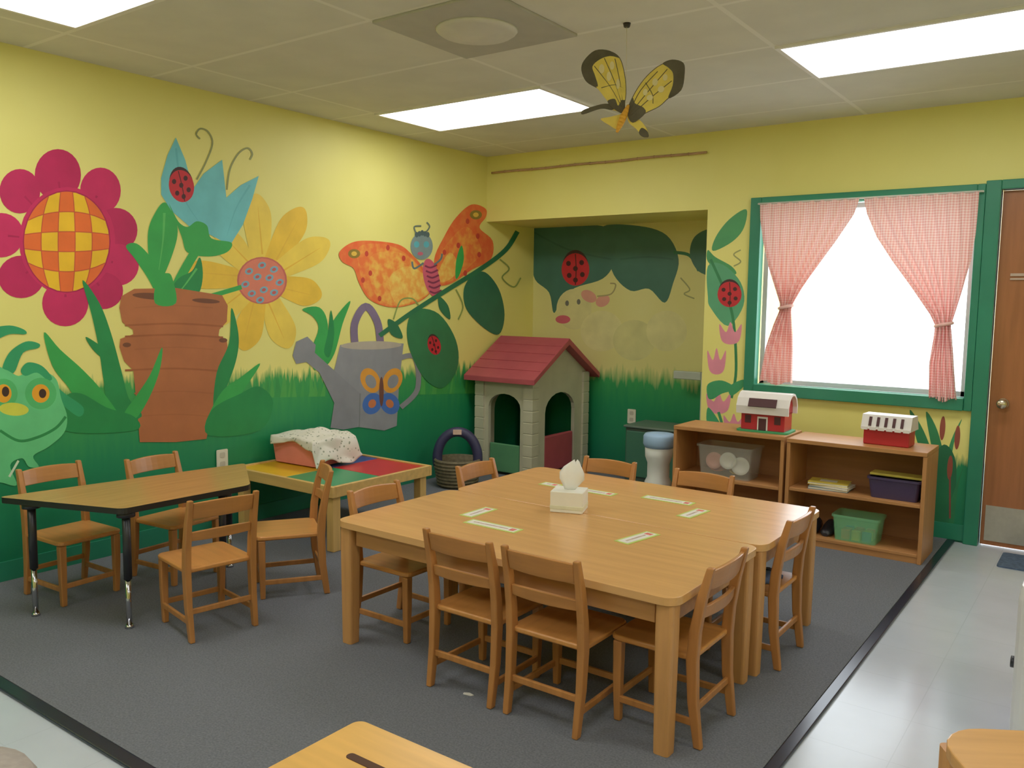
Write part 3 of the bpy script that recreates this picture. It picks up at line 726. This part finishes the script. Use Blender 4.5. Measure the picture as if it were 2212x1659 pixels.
# red toy barn
t=thing('toy_barn','red toy barn with white arched roof on a green base','toy barn',(2.47,-.50,.5905),.05)
mr=mat('barn_red',(190,44,54),.4,.06,10);mw=mat('barn_white',(234,228,224),.45,.04,10);mg=mat('barn_green',(60,160,104),.5,.06,10);mdk=mat('barn_dark',(78,40,44),.6,.05,8)
b=B();prism(b,rrect(.30,.20,.03),0,.010);make('base',b,mg,t)
b=B();bx(b,(-.125,-.075,.011),(.125,.075,.115));
for x in (-.085,.085): bx(b,(x-.018,-.078,.05),(x+.018,-.074,.095),2)
bx(b,(-.03,-.079,.011),(.03,-.074,.09),1);bx(b,(-.022,-.081,.011),(.022,-.078,.08),2)
make('walls',b,[mr,mw,mdk],t,bevel=.003)
b=B();arc=[(-.095,.105),(-.098,.15),(-.075,.195),(-.035,.222),(0,.228),(.035,.222),(.075,.195),(.098,.15),(.095,.105)]
inn=[(y*.88,.105+(z-.105)*.9) for y,z in arc]
prism(b,arc+list(reversed(inn)),-.15,.15,0,tf=lambda y,z,x:Vector((x,y,z)))
prism(b,inn,-.125,-.115,1,tf=lambda y,z,x:Vector((x,y,z)));prism(b,inn,.115,.125,1,tf=lambda y,z,x:Vector((x,y,z)))
box(b,(0,-.089,.170),(.16,.05,.012),2,Matrix.Rotation(math.radians(62),3,'X'))
make('roof',b,[mw,mr,mdk],t)
t=thing('toy_barn_case','small red toy case with white slatted roof and handle','toy case',(3.14,-.50,.5855),-.04)
b=B();bx(b,(-.115,-.065,0),(.115,.065,.09));make('case_body',b,mr,t,bevel=.006)
b=B();prism(b,[(-.085,.085),(-.055,.16),(.055,.16),(.085,.085)],-.125,.125,0,tf=lambda y,z,x:Vector((x,y,z)))
for k in range(5): box(b,(-.08+.04*k,-.072,.125),(.014,.006,.05),1,Matrix.Rotation(math.radians(-22),3,'X'))
for k in range(6): box(b,(-.105+.042*k,-.083,.088),(.030,.014,.016),0)
make('case_roof',b,[mw,mdk],t)

def glassy(name,c,al):
    m,nt,bs=nodes(name);bs.inputs['Base Color'].default_value=lin(c);bs.inputs['Roughness'].default_value=.2
    nz=nt.nodes.new('ShaderNodeTexNoise');nz.inputs['Scale'].default_value=8;mr_=nt.nodes.new('ShaderNodeMapRange');nt.links.new(nz.outputs['Fac'],mr_.inputs[0]);mr_.inputs[3].default_value=al*.9;mr_.inputs[4].default_value=al*1.1
    nt.links.new(mr_.outputs[0],bs.inputs['Alpha']);return m
def openbin(name,label,cat,loc,w,d,h,m,rot=0,th=.004):
    t=thing(name,label,cat,loc,rot)
    b=B();o=lambda k:[(x*k,y*k) for x,y in rrect(w,d,.02,4)]
    rg=lambda k,z:[(x,y,z) for x,y in o(k)]
    loft(b,[rg(.88,0),rg(.98,h-.015),rg(1.04,h-.012),rg(1.04,h),rg(.97,h),rg(.95,h-.02),rg(.86,th)],0);make('bin_body',b,m,t);return t
openbin('clear_bin','clear plastic bin filled with toy dishes on the shelf','storage bin',(2.27,-.53,.3005),.34,.20,.19,glassy('clear_plastic',(215,215,205),.16))
def plate(loc,r,c,tilt,label):
    b=B();revolve(b,(0,0,0),[(.001,0),(r*.6,0),(r,.012),(r,.015),(r*.6,.004),(.001,.004)],24)
    o=make('toy_plate',b,mat('toy_plate_%d_%d_%d'%c,c,.35,.03,8));o.location=loc;o.rotation_euler=(math.radians(tilt),0,.1);tag(o,label,'toy plate','toy dishes in the clear bin')
plate((2.28,-.575,.40),.050,(240,238,230),80,'white toy plate inside the clear bin')
plate((2.355,-.57,.375),.053,(240,238,230),78,'white toy plate inside the clear bin')
plate((2.19,-.565,.39),.050,(226,160,150),82,'pink toy plate inside the clear bin')
plate((2.32,-.52,.330),.050,(240,206,70),20,'yellow toy plate inside the clear bin')
plate((2.19,-.50,.325),.05,(234,130,76),12,'orange toy plate inside the clear bin')
for k,(c,dx,a) in enumerate((((224,196,70),0,.05),((230,226,210),.01,-.06),((90,140,170),-.005,.1))):
    b=B();bx(b,(-.105,-.07,0),(.105,.07,.002),0);bx(b,(-.103,-.068,.002),(.103,.066,.011),1);bx(b,(-.105,-.07,.011),(.105,.07,.013),0);bx(b,(-.05,-.02,.013),(.04,.03,.0135),1)
    o=make('book',b,[mat('book_cover_%d'%k,[(100,150,180),(234,230,216),(232,206,84)][k],.5,.1,20),mat('paper',(235,230,215),.8,.03,40)])
    o.location=(2.86+dx,-.54,.3105+k*.0138);o.rotation_euler=(0,0,a);tag(o,['blue','white','yellow'][k]+' covered picture book stacked on the shelf','book','picture books on the shelf')
b=B();bx(b,(-.13,-.05,0),(.13,.05,.012),0);o=make('book',b,[mat('book_yellow_b',(228,210,96),.5,.1,20)],bevel=.002);o.location=(3.20,-.52,.423);o.rotation_euler=(0,0,-.03);tag(o,'yellow picture book lying across the purple basket','book','picture books on the shelf')
openbin('purple_basket','dark purple plastic basket on the shelf','basket',(3.20,-.52,.3105),.26,.20,.112,mat('purple_plastic',(70,58,92),.45,.06,12))
openbin('green_basket','translucent green plastic basket of small toys','basket',(3.02,-.54,.0505),.24,.18,.14,glassy('green_clear_plastic',(150,226,170),.38))
for k in range(9):
    b=B();c=[(220,90,50),(230,200,60),(60,130,190),(200,60,60)][k%4]
    prism(b,rrect(.045,.035,.01,3),0,.05);o=make('toy_block',b,mat('toy_block_%d_%d_%d'%c,c,.4,.05,8),bevel=.003)
    o.location=(2.965+.055*(k%3),-.585+.045*((k//3)%3),.0555);tag(o,'small plastic toy piece in the green basket','toy','small toys in the green basket')
for s in (0,1):
    b=B();x=2.78+s*.08;rings=[]
    for yy,hw,hh in ((-.60,.016,.02),(-.585,.030,.035),(-.55,.036,.045),(-.51,.033,.07),(-.475,.032,.075),(-.455,.02,.06)):
        rings.append([(x+hw*math.cos(a),yy,.0505+max(0,hh/2+hh/2*math.sin(a))) for a in [2*math.pi*i/12 for i in range(12)]])
    loft(b,rings,0,True);tag(make('toy_shoe',b,mat('black_leather',(40,40,46),.35,.1,10)),'small black dress up shoe on the bottom shelf','shoe','black shoes on the shelf')

# ------------------------------------------------------------ playhouse in the alcove
hx,hy=.36,.165
t=thing('playhouse','beige plastic playhouse with a faded red gabled roof','playhouse',(hx,hy,0))
mb=mat('beige_plastic',(196,192,166),.5,.06,8);mrd=mat('roof_red_plastic',(178,80,88),.5,.08,8);mgp=mat('green_plastic',(90,146,104),.5,.06,8)
W2,D2=.27,.40
for sx in (-1,1):
    for sy in (-1,1):
        b=B();x,y=sx*(W2-.04),sy*(D2-.04);rings=[]
        for k in range(9):
            z0=k*.0855
            for z,q in ((z0,.039),(z0+.004,.042),(z0+.078,.042),(z0+.082,.039)):
                rings.append([(x-q,y-q,z),(x+q,y-q,z),(x+q,y+q,z),(x-q,y+q,z)])
        loft(b,rings,0);make('corner_pillar',b,mb,t)
def archwall(bm,w,z0,z1,arch_w,arch_z,tf,mi=0):
    pts=[(-w/2,z0),(-w/2,z1),(w/2,z1),(w/2,z0),(arch_w/2,z0)]
    n=10
    for k in range(n+1):
        a=math.pi*k/n;pts.append((arch_w/2*math.cos(a),arch_z+arch_w*.35*math.sin(a)))
    pts.append((-arch_w/2,z0));prism(bm,pts,-.015,.015,mi,tf=tf)
for s in (1,-1):
    b=B()
    archwall(b,2*D2-.16,.0,.77,.42,.48,lambda x,y,z,s=s:Vector((s*(W2-.03)+z,x,y)))
    prism(b,[(-D2+.01,.77),(0,1.00),(D2-.01,.77)],-.012,.012,0,tf=lambda x,y,z,s=s:Vector((s*(W2-.03)+z,x,y)))
    make('gable_wall',b,mb,t)
b=B();archwall(b,2*W2-.16,.0,.77,.30,.52,lambda x,y,z:Vector((x,-D2+.03+z,y)));make('side_wall',b,mb,t)
b=B();archwall(b,2*W2-.16,.0,.77,.30,.52,lambda x,y,z:Vector((x,D2-.03+z,y)));make('side_wall',b,mb,t)
b=B();bx(b,(W2-.055,-.20,.02),(W2-.02,.20,.30));make('half_door',b,mrd,t,bevel=.01,label='faded red half door')
b=B();bx(b,(-.14,-D2+.02,.02),(.14,-D2+.04,.24));make('front_panel',b,mgp,t,bevel=.008,label='green low front panel')
b=B();ex,ey=W2+.06,D2+.07
prism(b,[(-ey,.755),(0,1.045),(ey,.755),(ey,.715),(0,.995),(-ey,.715)],-ex,ex,0,tf=lambda y,z,x:Vector((x,y,z)))
for s in (-1,1):
    for k in range(1,5):
        f_=k/5;box(b,(0,s*ey*(1-f_),.756+.29*f_),(2*ex-.02,.012,.008))
make('roof',b,mrd,t,bevel=.008,label='faded red gabled roof')
t=thing('toy_basket','round woven brown basket with a dark purple ring handle','basket',(.32,-.72,0),math.radians(35))
b=B();N=40;prof=[(.13,0),(.15,.06),(.16,.13),(.165,.20),(.155,.20),(.14,.05),(.02,.02)]
revolve(b,(0,0,0),prof,N)
for k in range(8): tube(b,[((.142+.004*k if k<5 else .162)*math.cos(2*math.pi*i/N),(.142+.004*k if k<5 else .162)*math.sin(2*math.pi*i/N),.02+k*.024) for i in range(N)],.008,6,closed=True)
make('basket_body',b,mat('brown_wicker',(112,102,78),.8,.25,40),t)
b=B();tube(b,[(.145*math.cos(a),0,.20+.19*math.sin(a)) for a in [math.pi*k/20 for k in range(-2,23)]],.035,12);make('ring_handle',b,mat('purple_foam',(58,56,90),.5,.08,10),t)
b=B();bx(b,(-.03,-.042,.375),(.03,-.036,.41));make('tag_label',b,mat('tag_paper',(226,190,170),.6,.1,30),t)
t=thing('toy_pedestal','white plastic pedestal play stand with a blue basin top','play stand',(1.80,-.52,0))
b=B();revolve(b,(0,0,0),[(.10,0),(.095,.03),(.07,.06),(.07,.14),(.085,.17),(.085,.20),(.07,.23),(.07,.32),(.085,.36),(.088,.42)],24);make('stand',b,mat('offwhite_plastic',(222,224,220),.5,.05,10),t)
b=B();revolve(b,(0,0,.421),[(.09,0),(.10,.02),(.10,.07),(.09,.085),(.05,.09),(.001,.09)],24);make('basin',b,mat('blue_plastic',(156,188,222),.45,.05,10),t)
t=thing('toy_kitchen','dark gray plastic toy kitchen standing in the alcove','toy kitchen',(1.42,.38,0))
mk=mat('pale_gray_plastic',(186,194,184),.5,.05,8);md=mat('charcoal_plastic',(74,92,84),.5,.05,8)
b=B();bx(b,(-.26,-.16,0),(.26,.18,.40),0);make('cabinet_body',b,md,t,bevel=.01)
b=B();bx(b,(-.27,-.18,.401),(.27,.18,.42));make('counter',b,mat('slate_counter',(96,116,106),.4,.05,8),t,bevel=.008)
b=B();bx(b,(.20,.12,.421),(.26,.18,.82));bx(b,(-.02,.12,.76),(.199,.16,.82))
make('faucet_post',b,mk,t,bevel=.006)
for s in (-1,1):
    b=B();bx(b,(s*.13-.115,-.178,.04),(s*.13+.115,-.162,.38));d_=make('door',b,mat('dark_green_plastic',(60,110,88),.5,.05,8),t,bevel=.006)
    b=B();cyl(b,(s*.04,-.185,.20),(s*.04,-.185,.30),.007,seg=8);make('handle',b,mk,d_)
def outlet(loc,axis,label):
    b=B();
    if axis==0: tf=lambda x,y,z:Vector((z,x,y))
    else: tf=lambda x,y,z:Vector((x,-z,y))
    prism(b,rrect(.072,.115,.006,3),0,.006,0,tf=tf)
    for s in (-1,1): prism(b,[(x,y+s*.026) for x,y in rrect(.034,.03,.008,3)],.006,.008,1,tf=tf)
    o=make('wall_outlet',b,[mat('ivory_plate',(232,228,208),.4,.03,8),mat('ivory_socket',(200,194,176),.4,.03,8)]);o.location=loc;tag(o,label,'outlet','wall outlets')
outlet((.006,float(onplane(478,992,0,0)[1]),float(onplane(478,992,0,0)[2])),0,'ivory wall outlet on the green painted wall')
outlet((.98,ALC-.004,.42),1,'ivory wall outlet on the alcove wall')

# ------------------------------------------------------------ near furniture
t=table('table','small yellow wood table with a slotted top',(3.36,-4.60,0),.78,.78,.5,mt=wood('yellow_wood_top',(226,174,92),.08,0,.3),r=.02)
b=B();prism(b,rrect(.20,.018,.008,3),.5002,.5012);o=make('handle_slot',b,mat('dark_slot',(80,50,32),.8,.05,8),t);o.location=(-.21,.285,0)
table('table','small light wood table with rounded corners',(4.29,-3.58,0),.66,.5,.5,r=.10,rot=math.radians(32))
t=thing('play_cabinet','white rounded plastic play cabinet with a black knob','play cabinet',(4.148,-2.25,-.012))
b=B();loft(b,[[(x*k,y*k,z) for x,y in rrect(.44,.40,.06,5)] for z,k in ((0,.96),(.03,1),(.46,1),(.50,.97),(.51,.9))],0);make('cabinet_body',b,mat('white_plastic',(230,232,234),.35,.03,8),t)
b=B();cyl(b,(-.218,-.10,.24),(-.232,-.10,.24),.018,seg=14);make('knob',b,m_bk,t)
t=thing('gray_stool','round gray cushioned stool on the tile floor','stool',(2.43,-4.74,-.012))
b=B();revolve(b,(0,0,-.08),[(.13,.44),(.15,.46),(.152,.49),(.14,.51),(.09,.52),(.001,.52)],28);make('cushion',b,mat('gray_fabric',(168,158,150),.9,.08,60),t)
for k in range(4):
    a=math.pi/4+k*math.pi/2;b=B();cyl(b,(.12*math.cos(a),.12*math.sin(a),0),(.09*math.cos(a),.09*math.sin(a),.359),.012,seg=10);make('leg',b,m_bk,t)
b=B();prism(b,rrect(.62,.30,.02,3),0,.008);o=make('door_mat',b,mat('slate_blue_mat',(84,104,132),.9,.25,50));o.location=(3.98,-.24,-.012);tag(o,'slate blue mat on the floor at the brown door','mat')
b=B();prism(b,[(0,0),(.03,.006),(.034,.016),(.012,.02),(-.004,.01)],0,.002);o=make('paper_scrap',b,mat('paper_white',(220,216,206),.8,.03,8));p=onplane(1000,1500,2,0);o.location=(p[0],p[1],.0003);tag(o,'tiny white paper scrap on the carpet','paper scrap')

# ------------------------------------------------------------ world, camera
wd=bpy.data.worlds.new('World');scene.world=wd;wd.use_nodes=True;nt=wd.node_tree;bg=nt.nodes['Background']
bg.inputs[0].default_value=(.86,.93,1,1);bg.inputs[1].default_value=6.5
cd=bpy.data.cameras.new('camera');co=bpy.data.objects.new('camera',cd);COL.objects.link(co)
cd.sensor_fit='HORIZONTAL';cd.sensor_width=36;cd.lens=F/2212*36;cd.clip_start=.05
Mx=Matrix(((CX[0],CY[0],-_f[0],CAM[0]),(CX[1],CY[1],-_f[1],CAM[1]),(CX[2],CY[2],-_f[2],CAM[2]),(0,0,0,1)))
co.matrix_world=Mx;scene.camera=co
scene.view_settings.view_transform='Standard'
scene.view_settings.exposure=-.35
scene.view_settings.gamma=1.06
